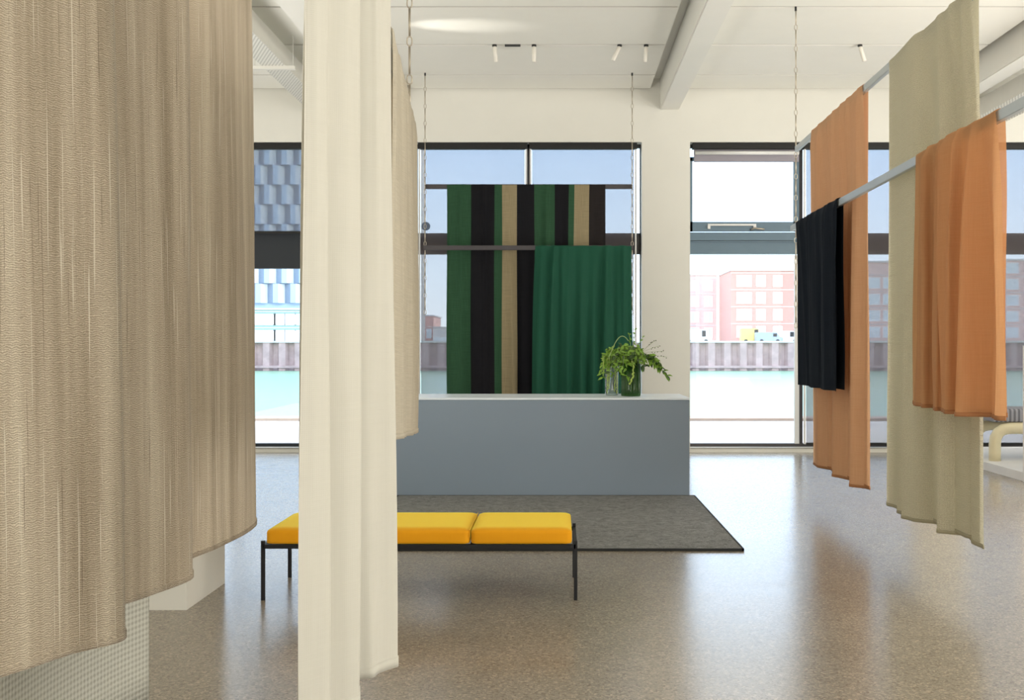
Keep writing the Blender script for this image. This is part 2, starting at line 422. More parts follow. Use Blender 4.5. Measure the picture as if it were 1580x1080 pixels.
# column behind the knitted curtain
obj('wall_column', boxes((-3.0, -2.26, 6.30, 7.02, 0, 5.66)), M['wall'], kind='structure')

# ------------------------------------------------------------------ windows
YG = YW+.22
def win(n, transom, mat, left_clear=False):
    x0, x1 = wins[n]; cx = (x0+x1)/2-(.30 if n == 0 else 0); z0, z1 = WZ0, WZ1; t0, t1 = transom
    root = tag(empty('window_%d' % (n+1), (0, 0, 0)), kind='structure')
    y0, y1 = YG-.03, YG+.06
    bs = [(x0, x0+.015, y0, y1, z0, z1), (x1-.015, x1, y0, y1, z0, z1), (x0, x1, y0, y1, z1-.05, z1), (x0, x1, y0-.02, y1, z0, z0+.06),
          (cx-.03, cx+.03, y0, y1, z0, z1), (x0, x1, y0, y1, t0, t1)]
    obj('window_frame', boxes(*bs), mat, root, kind='structure')
    obj('window_sill', boxes((x0, x1, YW+.0, YG-.03, z0-.005, z0+.012)), M['stone'], root, kind='structure')
    for a, b in ((x0+.015, cx-.03), (cx+.03, x1-.015)):
        for c, d in ((z0+.06, t0), (t1, z1-.05)):
            obj('glass', boxes((a, b, YG+.01, YG+.018, c, d)), M['glass'], root, kind='structure')
    return root
win(0, (2.80, 3.34), M['frame_navy'])
win(1, (3.02, 3.34), M['frame_dark'])
w2 = win(2, (3.02, 3.34), M['frame_dark'])
win(3, (3.02, 3.34), M['frame_dark'])
# opening sash in the clear half of window 3
x0, x1 = wins[2]; cx = (x0+x1)/2
sash = tag(empty('top_hung_sash', (0, 0, 0)), 'blue grey top hung window sash with white stay bar and handle, above the harbour view', 'window')
sy0, sy1 = YG-.075, YG-.03
sx0, sx1, sz0, sz1 = x0+.004, cx-.035, 3.36, 4.50
obj('sash_frame', boxes((sx0, sx0+.05, sy0, sy1, sz0, sz1), (sx1-.085, sx1, sy0, sy1, sz0, sz1), (sx0, sx1, sy0, sy1, sz1-.06, sz1), (sx0, sx1, sy0, sy1, sz0, sz0+.15)), M['frame_blue'], sash)
obj('lower_rail', boxes((x0, cx-.03, sy0+.01, sy1, 3.02, 3.20), (x0, cx-.03, sy0-.02, sy1, 3.20, 3.215), (x0, cx-.03, sy0, sy1, 3.225, 3.35)), M['frame_blue'], sash)
obj('stay_bar', rbox(sx0+.28, sx0+1.02, sy0-.03, sy0-.004, 3.445, 3.475, .006), M['white_bar'], sash)
for a in (.28, .98): obj('stay_bracket', boxes((sx0+a, sx0+a+.04, sy0-.03, sy0-.002, 3.40, 3.45)), M['white_bar'], sash)
bm = bmesh.new(); tube(bm, [(sx0+.94, sy0-.02, 3.385), (sx0+1.0, sy0-.045, 3.41), (sx0+1.04, sy0-.05, 3.40), (sx0+1.14, sy0-.05, 3.39)], .014)
obj('handle', bm, M['chain'], sash, True)

def blind(name_label, x0, x1, zb, rolled=False):
    root = empty('roller_blind', ((x0+x1)/2, YW+.08, 0), label=name_label, cat='roller blind', group='roller blinds of the harbour windows')
    w = (x1-x0)/2
    obj('cassette', boxes((-w-.03, w+.03, -.045, .055, 4.605, 4.695)), M['cassette'], root)
    if rolled:
        bm = bmesh.new(); tube(bm, [(-w+.01, 0, 4.55), (w-.01, 0, 4.55)], .03, 16); obj('bottom_bar', bm, M['white_bar'], root, True)
        obj('head_box', boxes((-w, w, .03, .06, 4.42, 4.605)), M['head_grey'], root)
        return
    bm = bmesh.new(); bm.faces.new([bm.verts.new(p) for p in ((-w+.01, 0, zb+.02), (w-.01, 0, zb+.02), (w-.01, 0, 4.61), (-w+.01, 0, 4.61))])
    obj('blind_fabric', bm, M['blind'], root)            # a single woven sheet
    obj('bottom_bar', boxes((-w+.01, w-.01, -.012, .01, zb-.015, zb+.02)), M['cassette'], root)
    obj('guide_rail', boxes((-w-.025, -w, -.02, .02, zb, 4.605)), M['white_bar'], root)
    obj('guide_rail', boxes((w, w+.025, -.02, .02, zb, 4.605)), M['white_bar'], root)
def halves(n):
    a, b = wins[n]; c = (a+b)/2-(.30 if n == 0 else 0); return (a+.075, c-.045), (c+.045, b-.10)
l, r = halves(0); blind('mesh roller blind drawn over only the upper pane showing the faceted tower', *r, 3.34)
l, r = halves(1)
blind('mesh roller blind with a round dark sticker, behind the left of the striped drape', *l, .12)
blind('mesh roller blind behind the plain green drape and the vase of foliage', *r, .12)
l, r = halves(2)
blind('rolled up blind above the open clear pane beside the white pier', *l, 4.5, True)
blind('mesh roller blind behind the apricot and black drapes', *r, .12)
l, r = halves(3); blind('mesh roller blind beyond the burnt orange drape and the pale tubular bench', *l, .12)
obj('mullion', boxes((cx-.105, cx-.035, YG-.08, YG-.03, WZ0+.06, 3.0)), M['white_bar'], w2, kind='structure')
bm = lathe([(.001, -.003), (.066, -.003), (.066, .003), (.001, .003)], 28); 
for v in bm.verts: v.co = Vector((v.co.x, v.co.z, v.co.y))
st = obj('round_sticker', bm, M['sticker']); st.location = ((657-VX)/F*15.76, 15.765, CH+(535-349)/F*15.76)
tag(st, 'round dark blue sticker on the blind above the window transom', 'sticker')

# ------------------------------------------------------------------ outside
WTR = -2.5; YF = 177
obj('ground', boxes((-60, 80, YW+.35, 22.6, -.5, -.02)), M['paving'], kind='structure')
obj('trim_5', boxes((-60, 80, 22.6, 23.3, -3, .04)), M['coping'], kind='structure')
obj('water', boxes((-250, 300, 23.3, YF+2, WTR-.5, WTR)), M['water'], kind='structure')
obj('ground', boxes((-250, 300, YF+.8, 420, WTR-1, 2.2)), M['far_ground'], kind='structure')
# sheet pile wall across the harbour: corrugated in plan
bm = bmesh.new(); prev = None; x = -150.0; k = 0
prof = ((0, 0), (.9, 0), (1.35, .9), (2.25, .9))
pts = []
while x < 200:
    for dx, dy in prof: pts.append((x+dx, YF+dy-.9))
    x += 2.7
top = [bm.verts.new((a, b, 2.35)) for a, b in pts]; bot = [bm.verts.new((a, b, WTR-.4)) for a, b in pts]
for i in range(len(pts)-1): bm.faces.new((bot[i], bot[i+1], top[i+1], top[i]))
ob = obj('quay_wall', bm, M['pile'], kind='structure'); s = ob.modifiers.new('thick', 'SOLIDIFY'); s.thickness = .15; s.offset = 1
obj('quay_wall_cap', boxes((-150, 200, YF-1.15, YF+.4, 2.3, 2.6)), M['concrete_far'], kind='structure')
obj('quay_wall_waler', boxes((-150, 200, YF-1.3, YF-1.0, WTR+.5, WTR+.9)), M['pile'], kind='structure')

def px(x, D): return (x-VX)/F*D
def pz(y, D): return CH+(VY-y)/F*D
def building(label, x0, x1, D, depth, ztop, mat, cols, z0=3.4, pitch=3.1, wh=1.9, group=None, pane=None, name='apartment_building', band=True, frame=None):
    root = empty(name, ((x0+x1)/2, D, 2.2), label=label, cat='building', group=group)
    w = (x1-x0)/2
    obj('wall', boxes((-w, w, 0, depth, 0, ztop-2.2)), mat, root)
    obj('roof', boxes((-w-.2, w+.2, -.2, depth+.2, ztop-2.2, ztop-1.9)), M['concrete_far'], root)
    z = z0-2.2
    while z+wh < ztop-2.6:
        for c, cw in cols:
            cx = c-(x0+x1)/2
            f = obj('window', boxes((cx-cw/2-.1, cx-cw/2, -.1, .05, z-.1, z+wh+.1), (cx+cw/2, cx+cw/2+.1, -.1, .05, z-.1, z+wh+.1), (cx-cw/2, cx+cw/2, -.1, .05, z+wh, z+wh+.1),
                (cx-cw/2, cx+cw/2, -.1, .05, z-.1, z), (cx-.05, cx+.05, -.1, .03, z, z+wh)), frame or M['pane_white'], root)
            obj('pane', boxes((cx-cw/2, cx+cw/2, -.05, .02, z, z+wh)), pane or M['pane_far'], f)
        if band: obj('string_course', boxes((-w-.03, w+.03, -.06, .02, z+wh+.45, z+wh+.6)), M['concrete_far'], root)
        z += pitch
    return root
D = 190
building('red brick block with three columns of tall windows, across the water right of the pier', px(1128, D), px(1262, D), D, 14, pz(418, D), M['brick'],
         [(px(1148, D), 2.6), (px(1174, D), 1.5), (px(1200, D), 1.5), (px(1240, D), 1.6)])
obj('roof', boxes((px(1155, D), px(1225, D), D+5, D+11, 16, pz(400, D+8))), M['concrete_far'], kind='structure')
building('paler brick block left of the red one, across the water', px(1030, 205), px(1106, 205), 205, 14, pz(425, 205), M['brick_pale'],
         [(px(1046, 205), 1.5), (px(1072, 205), 1.5), (px(1093, 205), 1.5)])
building('long brick block seen through the blinds behind the apricot drapes', px(1285, 196), px(1500, 196), 196, 14, pz(405, 196), M['brick_pale'],
         [(px(q, 196), 2.2) for q in (1300, 1324, 1348, 1372, 1396, 1420, 1444, 1468)])
building('pale building at the far right seen through the last blind', px(1520, 200), px(1700, 200), 200, 14, pz(402, 200), M['brick_pale'],
         [(px(q, 200), 2.2) for q in (1535, 1562, 1590, 1620, 1650)])
building('teal clad housing block with white framed windows, across the water below the tower', px(340, 186), px(500, 186), 186, 12, pz(478, 186), M['teal'],
         [(px(q, 186), 1.9) for q in (352, 366, 384, 399, 417, 431, 448, 464, 482)], z0=2.7, pitch=2.9, wh=1.8)
building('distant brick block low behind the left edge of the striped drape', px(655, 230), px(669, 230), 230, 14, pz(488, 230), M['brick'],
         [(px(662, 230), 1.0)], z0=3.6)
building('low grey blue warehouse on the far quay behind the striped drape', px(668, 225), px(830, 225), 225, 16, pz(506, 225), M['concrete_far'],
         [(px(q, 225), 3) for q in (680, 700, 720, 745, 775, 800)], z0=2.6, pitch=2.6, wh=1.0)
# slim silo left of the middle window
DS = 215
sil = empty('silo', (px(646, DS), DS, 2.2), label='tall pale cylindrical silo across the water at the middle window edge', cat='silo')
obj('silo_wall', lathe([(1.35, 0), (1.35, 50)], 28), M['concrete_far'], sil, True)
obj('silo_ring', lathe([(1.37, 12), (1.5, 12), (1.5, 12.4), (1.37, 12.4)], 28), M['concrete_far'], sil, True)
# faceted tower seen through the left blind
DT = 205; tx0, tx1 = px(330, DT), px(505, DT)
tow = empty('tower', ((tx0+tx1)/2, DT, 2.2), label='tall tower with angular galvanised bays in staggered rows, behind the left window', cat='building')
w = (tx1-tx0)/2
obj('wall', boxes((-w, w, .9, 24, 0, 46)), M['facet'], tow)
bm = bmesh.new(); gm = bmesh.new(); dm = bmesh.new()
zr = 8.0; r_ = 0; PW = 3.45; RH = 3.9
while zr < 44:
    x = -w+(PW/2 if r_ % 2 else 0)
    while x+PW <= w+.1:
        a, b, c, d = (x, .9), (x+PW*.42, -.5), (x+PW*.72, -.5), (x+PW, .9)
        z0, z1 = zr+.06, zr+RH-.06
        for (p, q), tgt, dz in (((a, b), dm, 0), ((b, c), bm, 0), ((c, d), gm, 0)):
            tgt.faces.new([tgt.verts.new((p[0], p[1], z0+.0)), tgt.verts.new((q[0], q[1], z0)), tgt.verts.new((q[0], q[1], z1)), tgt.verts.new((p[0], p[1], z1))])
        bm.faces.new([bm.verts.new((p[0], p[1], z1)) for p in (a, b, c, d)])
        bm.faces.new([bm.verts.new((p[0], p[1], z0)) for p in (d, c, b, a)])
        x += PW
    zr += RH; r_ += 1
obj('bay_cladding', bm, M['facet'], tow); obj('lit_bay_side', gm, M['facet_lit'], tow); obj('shaded_bay_side', dm, M['facet_shaded'], tow)  # slanted bay sides painted pale and dark to imitate lit and shaded faces

def van(label, x, D, mat, L=4.6, hgt=1.9, cab=True):
    root = empty('van', (x, D, 2.2), label=label, cat='van')
    bm = bmesh.new()
    prof = [(-L/2, .35), (L/2, .35), (L/2, .95), (L/2-.5, 1.1), (L/2-1.1, hgt), (-L/2+.1, hgt), (-L/2, hgt-.15)]
    A = [bm.verts.new((p, -.9, z)) for p, z in prof]; B = [bm.verts.new((p, .9, z)) for p, z in prof]
    bm.faces.new(A); bm.faces.new(B[::-1])
    for i in range(len(A)): bm.faces.new((A[i], B[i], B[(i+1) % len(A)], A[(i+1) % len(A)]))
    obj('body', bm, mat, root)
    obj('side_window', boxes((L/2-1.7, L/2-1.05, -.93, -.88, 1.15, hgt-.2)), M['tyre'], root)
    for sx in (-1, 1):
        bm = bmesh.new(); tube(bm, [(sx*L*.3, -.95, .35), (sx*L*.3, .95, .35)], .35, 16); obj('wheel', bm, M['tyre'], root)
van('blue van parked on the far quay in front of the red brick block', px(1186, 180), 180, M['van_blue'])
van('yellow van parked on the far quay before the red brick block', px(1160, 182), 182, M['van_yellow'], 4.0, 2.6)
van('white van parked on the far quay before the paler brick block', px(1075, 181), 181, M['van_white'], 5.0, 2.4)
van('white van parked right of the blue van on the far quay', px(1213, 183), 183, M['van_white'], 4.4, 2.2)

# ------------------------------------------------------------------ counter, rug, bench
ct = empty('reception_counter', (-.4, 11.1, 0), label='long matt blue grey reception counter with a thin top coloured pale for window light, below the striped drape', cat='counter')
ct_x0, ct_x1 = -1.8, 1.8
bm = boxes((ct_x0, ct_x1, 0, .93, .0, 1.030)); bmesh.ops.bevel(bm, geom=bm.edges[:], offset=.004, segments=2, affect='EDGES')
obj('body', bm, M['counter'], ct)
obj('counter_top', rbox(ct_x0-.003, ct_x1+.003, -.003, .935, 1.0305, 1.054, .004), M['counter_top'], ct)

bm = boxes((-1.7, 1.437, 8.13, 11.04, .004, .018)); bmesh.ops.subdivide_edges(bm, edges=bm.edges[:], cuts=3, use_grid_fill=True)
rug = obj('rug', bm, M['rug']); tag(rug, 'dark grey mottled pile rug lying on the polished floor before the counter', 'rug')
obj('rug_border', boxes((-1.715, 1.452, 8.115, 8.13, .001, .02), (-1.715, -1.7, 8.115, 11.05, .001, .02), (1.437, 1.452, 8.115, 11.05, .001, .02), (-1.715, 1.452, 11.04, 11.05, .001, .02)), M['rug_edge'], rug)

bn = empty('bench', (-.88, 6.86, 0), label='long yellow three cushion bench on thin black steel legs, behind the cream curtain', cat='bench')
bx0, bx1, by0, by1 = -.987, .987, -.31, .34
t_ = .011
bs = []
for sx in (bx0, bx1):
    for sy in (by0, by1):
        obj('leg', boxes((sx-t_, sx+t_, sy-t_, sy+t_, 0, .375)), M['black_steel'], bn)
obj('frame', boxes((bx0, bx1, by0-t_, by0+t_, .326, .353), (bx0, bx1, by1-t_, by1+t_, .326, .353), (bx0-t_, bx0+t_, by0, by1, .326, .353), (bx1-t_, bx1+t_, by0, by1, .326, .353),
    (-.33, -.31, by0, by1, .33, .35), (.32, .34, by0, by1, .33, .35)), M['black_steel'], bn)
def cushion(xa, xb, ya, yb, za, zb, mat, parent):
    n = 18; bm = bmesh.new(); bmesh.ops.create_cube(bm, size=2)
    bmesh.ops.subdivide_edges(bm, edges=bm.edges[:], cuts=n, use_grid_fill=True)
    cx, cy, cz = (xa+xb)/2, (ya+yb)/2, (za+zb)/2; hx, hy, hz = (xb-xa)/2, (yb-ya)/2, (zb-za)/2
    r = .022
    for v in bm.verts:
        p = Vector((v.co.x*hx, v.co.y*hy, v.co.z*hz)); q = Vector((max(-hx+r, min(hx-r, p.x)), max(-hy+r, min(hy-r, p.y)), max(-hz+r, min(hz-r, p.z))))
        d = p-q
        if d.length > 1e-6: p = q+d.normalized()*min(r, d.length if d.length < r else r)
        fx, fy = 1-(v.co.x)**2, 1-(v.co.y)**2
        if v.co.z > .9: p.z += .007*min(1, 3*fx)*min(1, 3*fy)
        p.y += (.006 if v.co.y > .9 else -.006 if v.co.y < -.9 else 0)*fx*(1-v.co.z**2)
        v.co = p+Vector((cx, cy, cz))
    uvl = bm.loops.layers.uv.new('UVMap')
    for f in bm.faces:
        for lp in f.loops:
            c = lp.vert.co; nn = f.normal
            lp[uvl].uv = (c.x, c.y) if abs(nn.z) > .5 else ((c.x, c.z) if abs(nn.y) > .5 else (c.y, c.z))
    return obj('cushion', bm, mat, parent, True)
cw = (2*.967)/3
for i in range(3):
    cu = cushion(-.967+i*cw+.003, -.967+(i+1)*cw-.003, -.335, .36, .353, .448, M['yellow'], bn)
    if i < 2:
        bm = bmesh.new(); tube(bm, [(-.967+(i+1)*cw-.004, -.33, .40), (-.967+(i+1)*cw-.004, -.326, .443), (-.967+(i+1)*cw-.004, .355, .443)], .003, 6); obj('piping', bm, M['yellow'], cu)

# ------------------------------------------------------------------ textiles
def uv_grid(grid, us, vs, name, mat, parent=None, params=None, thick=0, vmap=None):
    """grid[j][i] of points -> mesh sheet with UVMap in metres and Param in 0..1"""
    bm = bmesh.new(); V = [[bm.verts.new(p) for p in row] for row in grid]
    uvl = bm.loops.layers.uv.new('UVMap'); pl = bm.loops.layers.uv.new('Param')
    nj, ni = len(grid), len(grid[0])
    for j in range(nj-1):
        for i in range(ni-1):
            f = bm.faces.new((V[j][i], V[j][i+1], V[j+1][i+1], V[j+1][i]))
            for lp, (a, b) in zip(f.loops, ((j, i), (j, i+1), (j+1, i+1), (j+1, i))):
                lp[uvl].uv = (us[b], vs[a]); lp[pl].uv = (params[b] if params else b/(ni-1), a/(nj-1))
    o = obj(name, bm, mat, parent, True)
    if thick > .0055:
        s = o.modifiers.new('thickness', 'SOLIDIFY'); s.thickness = thick; s.offset = 0
    return o

def smooth(t): t = max(0, min(1, t)); return t*t*(3-2*t)

def sheet(hem, top, zt, zh, zh2=None, nu=160, nv=36, power=2.5, pleats=0, pamp=.018, seed=0):
    """hem and top: plan paths; returns rows from hem to top. folds keep their hem shape until near the rail"""
    rnd = random.Random(seed)
    A, La = spline([(x, y, 0) for x, y in hem], nu); B, Lb = spline([(x, y, 0) for x, y in top], nu)
    ph = [rnd.uniform(0, 6.28) for _ in range(6)]
    pl = [((k+rnd.uniform(.15, .85))/max(1, pleats), rnd.uniform(.18, .42)/max(1, pleats), rnd.uniform(.35, 1)*pamp, rnd.uniform(-.03, .03), rnd.choice((-1, 1, 1)), rnd.uniform(.5, 1.2)) for k in range(pleats)]
    nr = []
    for i in range(nu):
        d = (B[min(i+3, nu-1)]-B[max(i-3, 0)]).normalized(); nr.append(Vector((-d.y, d.x, 0)))
    rows = []
    for j in range(nv):
        v = j/(nv-1); w = v**power
        row = []
        for i in range(nu):
            p = A[i].lerp(B[i], w)
            z_h = zh+((zh2-zh)*i/(nu-1) if zh2 is not None else 0)
            z = z_h+(zt-z_h)*v
            q = 4*v*(1-v)
            p = p+Vector((.006*math.sin(5*v+i*.09+ph[0]), .010*math.sin(4*v+i*.07+ph[1]), 0))*q
            u = i/(nu-1)
            for c, wd, am, ln, sg, pw in pl:          # small pleats that run down from the rail
                if sg > 0: g = (.25+.75*v**pw)*min(1, (1-v)*14+.35)
                else: g = (1-v)**pw
                x_ = (u-c-ln*(1-v))/wd
                if abs(x_) < 3: p = p+nr[i]*(am*g*math.exp(-x_*x_))*(1 if u > .01 and u < .99 else .2)
            row.append(Vector((p.x, p.y, z)))
        rows.append(row)
    us = [La*i/(nu-1) for i in range(nu)]
    return rows, us

def hang(name, label, cat, group, hem, rail0, rail1, zt, zh, mat, hem_mat=None, side=-1, amp=.2, gap=.026, back_amp=.03, zh2=None, seed=0,
         power=3.0, back_hem=None, nu=420, pleats=12, pamp=.075, back_zh=None, thick=.003, backfold=7):
    """cloth draped over a rail: front layer on the side (side=-1: towards smaller x or y), wrap over, and a back layer"""
    r0, r1 = Vector((*rail0, 0)), Vector((*rail1, 0)); d = (r1-r0).normalized(); nrm = Vector((-d.y, d.x, 0))
    hx = Vector((0, 0, 0))
    # normal oriented towards the front side
    mid = Vector((*hem[len(hem)//2], 0)) if hem else None
    if (nrm.x if abs(nrm.x) > abs(nrm.y) else nrm.y)*side < 0: nrm = -nrm
    rnd = random.Random(seed)
    psign = 1 if Vector((-d.y, d.x, 0)).dot(nrm) > 0 else -1
    n = 24; tp = []
    L = (r1-r0).length
    fr = [(rnd.uniform(.04, .96), rnd.uniform(.01, .03), rnd.uniform(.25, 1)) for _ in range(backfold)]
    # top path: where each hem vertex's cloth meets the rail, with small pinches
    hp, _ = spline([(x, y, 0) for x, y in hem], 120)
    for i in range(120):
        s = i/119
        q = r0.lerp(r1, s)
        off = (hp[i]-(r0+d*((hp[i]-r0).dot(d)))).dot(nrm)
        tp.append(q+nrm*(gap+max(0, off)*amp*.5))
    front, us = sheet([(p.x, p.y) for p in hp], [(p.x, p.y) for p in tp], zt-.012, zh, zh2, nu=nu, nv=44, power=power, pleats=pleats, pamp=pamp*psign, seed=seed)
    # back layer
    bp, bt = [], []
    for i in range(90):
        s = i/89; q = r0.lerp(r1, s)
        f = sum(a*math.exp(-((s-c)/w)**2) for c, w, a in fr)
        bp.append(q-nrm*(gap+.01+back_amp*f)); bt.append(q-nrm*(gap+back_amp*f*.1))
    back, _ = sheet([(p.x, p.y) for p in bp], [(p.x, p.y) for p in bt], zt-.012, back_zh if back_zh is not None else zh+.015, None if zh2 is None or back_zh is not None else zh2+.015, nu=nu, nv=44, power=1.5, seed=seed+1)
    rows = list(front); wrap = []
    a, b = front[-1], back[-1]
    for k in range(1, 6):
        t = k/6; row = []
        for p, q in zip(a, b):
            m = p.lerp(q, (1-math.cos(math.pi*t))/2); m.z = zt-.012+.022*math.sin(math.pi*t); row.append(m)
        rows.append(row)
    rows += back[::-1]
    vs = [0]
    for r_a, r_b in zip(rows, rows[1:]):
        mi = len(r_a)//2; vs.append(vs[-1]+(r_b[mi]-r_a[mi]).length)
    o = uv_grid(rows, us, vs, name, mat, None, None, thick)
    tag(o, label, cat, group)
    if hem_mat:
        for lay, nm in ((front, 1), (back, -1)):
            hr = []
            for j in range(3):
                hr.append([Vector((p.x, p.y, p.z-.004+j*.013))+nrm*0 for p in lay[0]])
            uv_grid(hr, us, [0, .013, .026], 'hem', hem_mat, o, None, thick*2.6)
    return o

# right hand rails run almost straight back; X of the rail at depth y
def RX(y): return 2.566+.01375*y
ZU, ZL = 3.9, 3.02
def rail(name, label, p0, p1, z, mat, group=None, w=.018, h=.032):
    d = Vector((p1[0]-p0[0], p1[1]-p0[1], 0)); L = d.length; 
    root = empty(name, (p0[0], p0[1], z), math.atan2(d.y, d.x), label=label, cat='rail', group=group)
    bm = boxes((0, L, -w, w, -h, h)); bmesh.ops.bevel(bm, geom=bm.edges[:], offset=.003, segments=2, affect='EDGES')
    obj('rail_bar', bm, mat, root)
    obj('end_cap', boxes((-.004, 0, -w, w, -h, h), (L, L+.004, -w, w, -h, h)), mat, root)
    return root
rail('display_rail', 'upper grey metal rail carrying the apricot and sand drapes', (RX(3.6), 3.6), (RX(11.9), 11.9), ZU-.033, M['alu'], 'hanging rails')
SL = (2.566-.14)/2.566                 # the lower rail hangs 14 cm nearer to the room's middle
def sl(p): return (p[0]*SL, p[1]*SL)
ZR = CH+(ZL-CH)*SL
rail('display_rail', 'lower grey metal rail carrying the black and burnt orange drapes', sl((RX(3.6), 3.6)), sl((RX(12.15), 12.15)), ZR-.033, M['alu'], 'hanging rails')

H1, H2 = CH-1.26, CH-.43
hang('hanging_textile', 'long apricot drape over the upper rail, behind the short black drape', 'drape', 'drapes on the right hand rails',
     [(2.74, 11.15), (2.72, 10.84), (2.80, 10.60), (2.80, 10.45), (2.705, 10.08), (2.765, 9.80), (2.76, 9.72), (2.675, 9.42), (2.74, 9.22), (2.75, 9.16)],
     (RX(11.04), 11.04), (RX(9.10), 9.10), ZU, H1-.0, M['orange'], M['hem_dark'], pamp=0.045, pleats=10, seed=3, back_amp=.06, amp=.5)
hang('hanging_textile', 'long sand coloured drape with deep folds over the upper rail, its hem near the floor', 'drape', 'drapes on the right hand rails',
     [(2.70, 8.42), (2.66, 8.1), (2.595, 7.66), (2.62, 7.56), (2.73, 7.47), (2.72, 7.40), (2.63, 7.16), (2.66, 7.09), (2.77, 6.99), (2.76, 6.93), (2.69, 6.73), (2.69, 6.60), (2.685, 6.55)],
     (RX(8.33), 8.33), (RX(6.62), 6.62), ZU, CH-1.275, M['beige'], M['hem_sand'], pamp=0.05, pleats=7, seed=5, back_amp=.05, power=4, amp=.8)
hang('hanging_textile', 'short black drape over the lower rail at its far end', 'drape', 'drapes on the right hand rails',
     [sl(q) for q in [(2.73, 11.78), (2.735, 11.6), (2.76, 11.32), (2.755, 11.25), (2.665, 10.92), (2.73, 10.74), (2.73, 10.68), (2.65, 10.36), (2.70, 10.14), (2.665, 9.95)]],
     sl((RX(11.82), 11.82)), sl((RX(9.94), 9.94)), ZR, CH-.43*SL, M['black'], None, pamp=0.05, pleats=10, seed=7, back_amp=.008)
hang('hanging_textile', 'short burnt orange semi sheer drape over the lower rail, in front of the sand drape', 'drape', 'drapes on the right hand rails',
     [sl(q) for q in [(2.685, 7.86), (2.715, 7.72), (2.60, 7.38), (2.655, 7.33), (2.55, 7.02), (2.60, 6.98), (2.50, 6.71), (2.595, 6.69), (2.595, 6.62), (2.53, 6.46), (2.61, 6.42), (2.69, 6.34), (2.60, 6.12), (2.62, 6.07)]],
     sl((RX(7.68), 7.68)), sl((RX(6.22), 6.22)), ZR, CH-.43*SL, M['rust'], M['hem_dark'], pamp=0.06, pleats=10, seed=9, back_amp=.008, power=2.6, amp=.25, back_zh=CH-.42*SL)

# middle rails, parallel to the window wall
YM = 14.9
rx0, rx1 = px(657, YM), px(975, YM)
rail('window_rail', 'upper dark rail in front of the middle window carrying the striped drape', (rx0, YM), (rx1, YM), ZU+.0, M['rail_dark'], 'rails at the middle window', .024)
rail('window_rail', 'lower dark rail in front of the middle window carrying the green drape', (rx0, YM-.22), (rx1, YM-.22), ZL-.02, M['rail_dark'], 'rails at the middle window', .024)
G, K, T, Bn = (.035,.095,.05), (.013,.013,.016), (.34,.28,.17), (.025,.021,.021)
xs = [(690, G), (727, K), (763, G), (774, T), (797, K), (824, G), (855, K), (877, G), (886, T), (909, Bn)]
M['stripe'] = cloth('striped_wool', (.1,.12,.08), trans=.20, freq=600, bump=.2, slub=.5, stripes=[((p-690)/(934-690), c) for p, c in xs])
def zig(x0, x1, y, n, a, seed):
    rnd = random.Random(seed); out = [(x0, y)]; x = x0; st = (x1-x0)/n
    for i in range(1, n):
        out.append((x0+i*st+rnd.uniform(-.2, .2)*st, y-(a*rnd.uniform(.4, 1) if i % 2 else 0)))
    out.append((x1, y)); return out
o = hang('striped_textile', 'long drape with green, black and tan vertical stripes before the middle window', 'drape', None,
     zig(px(690, YM), px(933, YM), YM-.035, 17, .055, 11), (px(690, YM), YM), (px(934, YM), YM), ZU+.024, .32, M['stripe'], None, seed=11, pleats=14, pamp=.045, back_amp=.02)
o = hang('green_textile', 'plain deep green velvet drape over the lower rail, behind the vase', 'drape', None,
     zig(px(820, YM-.22), px(976, YM-.22), YM-.255, 15, .085, 14), (px(826, YM-.22), YM-.22), (px(974, YM-.22), YM-.22), ZL+.004, .35, M['velvet'], None, seed=14, pleats=9, pamp=.07, back_amp=.012, gap=.024, power=2.0, amp=.3)

# left hand textiles
kn = [(-1.78, 2.35), (-1.66, 2.62), (-1.78, 2.9), (-1.70, 3.157), (-1.60, 3.377), (-1.49, 3.54), (-1.58, 3.72), (-1.72, 3.95), (-1.66, 4.14), (-1.59, 4.45), (-1.66, 4.66), (-1.74, 4.88), (-1.70, 5.2), (-1.685, 5.66), (-1.74, 5.95), (-1.80, 6.0)]
tp = [(-1.70+(x+1.68)*.9-(.02), 2.35+(y-2.35)*.995) for x, y in kn]
rows, us = sheet(kn, tp, 3.90, .60, nu=420, nv=60, power=1.3, pleats=9, pamp=-.02, seed=2)
for k in range(1, 7):
    t = k/6; rows.append([Vector((p.x+(-1.83-p.x)*(1-math.cos(math.pi*t))/2, p.y, 3.90+.03*math.sin(math.pi*t))) for p in rows[59]])
rows.append([Vector((p.x, p.y, 3.6)) for p in rows[-1]])
vs = [0]
for a, b in zip(rows, rows[1:]): vs.append(vs[-1]+(b[5]-a[5]).length)
kn_o = uv_grid(rows, us, vs, 'knitted_curtain', M['knit'], None, None, .005)
tag(kn_o, 'large beige chunky knitted curtain with wavy folds filling the left foreground', 'curtain')
uv_grid([[Vector((p.x, p.y, .597+j*.011)) for p in rows[0]] for j in range(3)], us, [0, .011, .022], 'hem', M['knit'], kn_o, None, .010)
rail('display_rail', 'grey metal rail above the knitted curtain', (-1.77, 2.2), (-1.77, 6.1), 3.86, M['alu'], 'hanging rails')

netp = [(-1.93, 2.3), (-1.955, 2.8), (-1.92, 3.3), (-1.94, 3.9), (-1.90, 4.35), (-1.835, 4.64)]
rows, us = sheet(netp, netp, 3.70, .006, nu=120, nv=24, seed=4)
nt = uv_grid(rows, us, [3.7*j/23 for j in range(24)], 'woven_curtain', M['net'], None, None, .006)
tag(nt, 'white basket weave curtain reaching the floor behind the knitted curtain', 'curtain')
obj('top_rail', boxes((-2.0, -1.88, 2.25, 4.68, 3.69, 3.73)), M['alu'], nt)

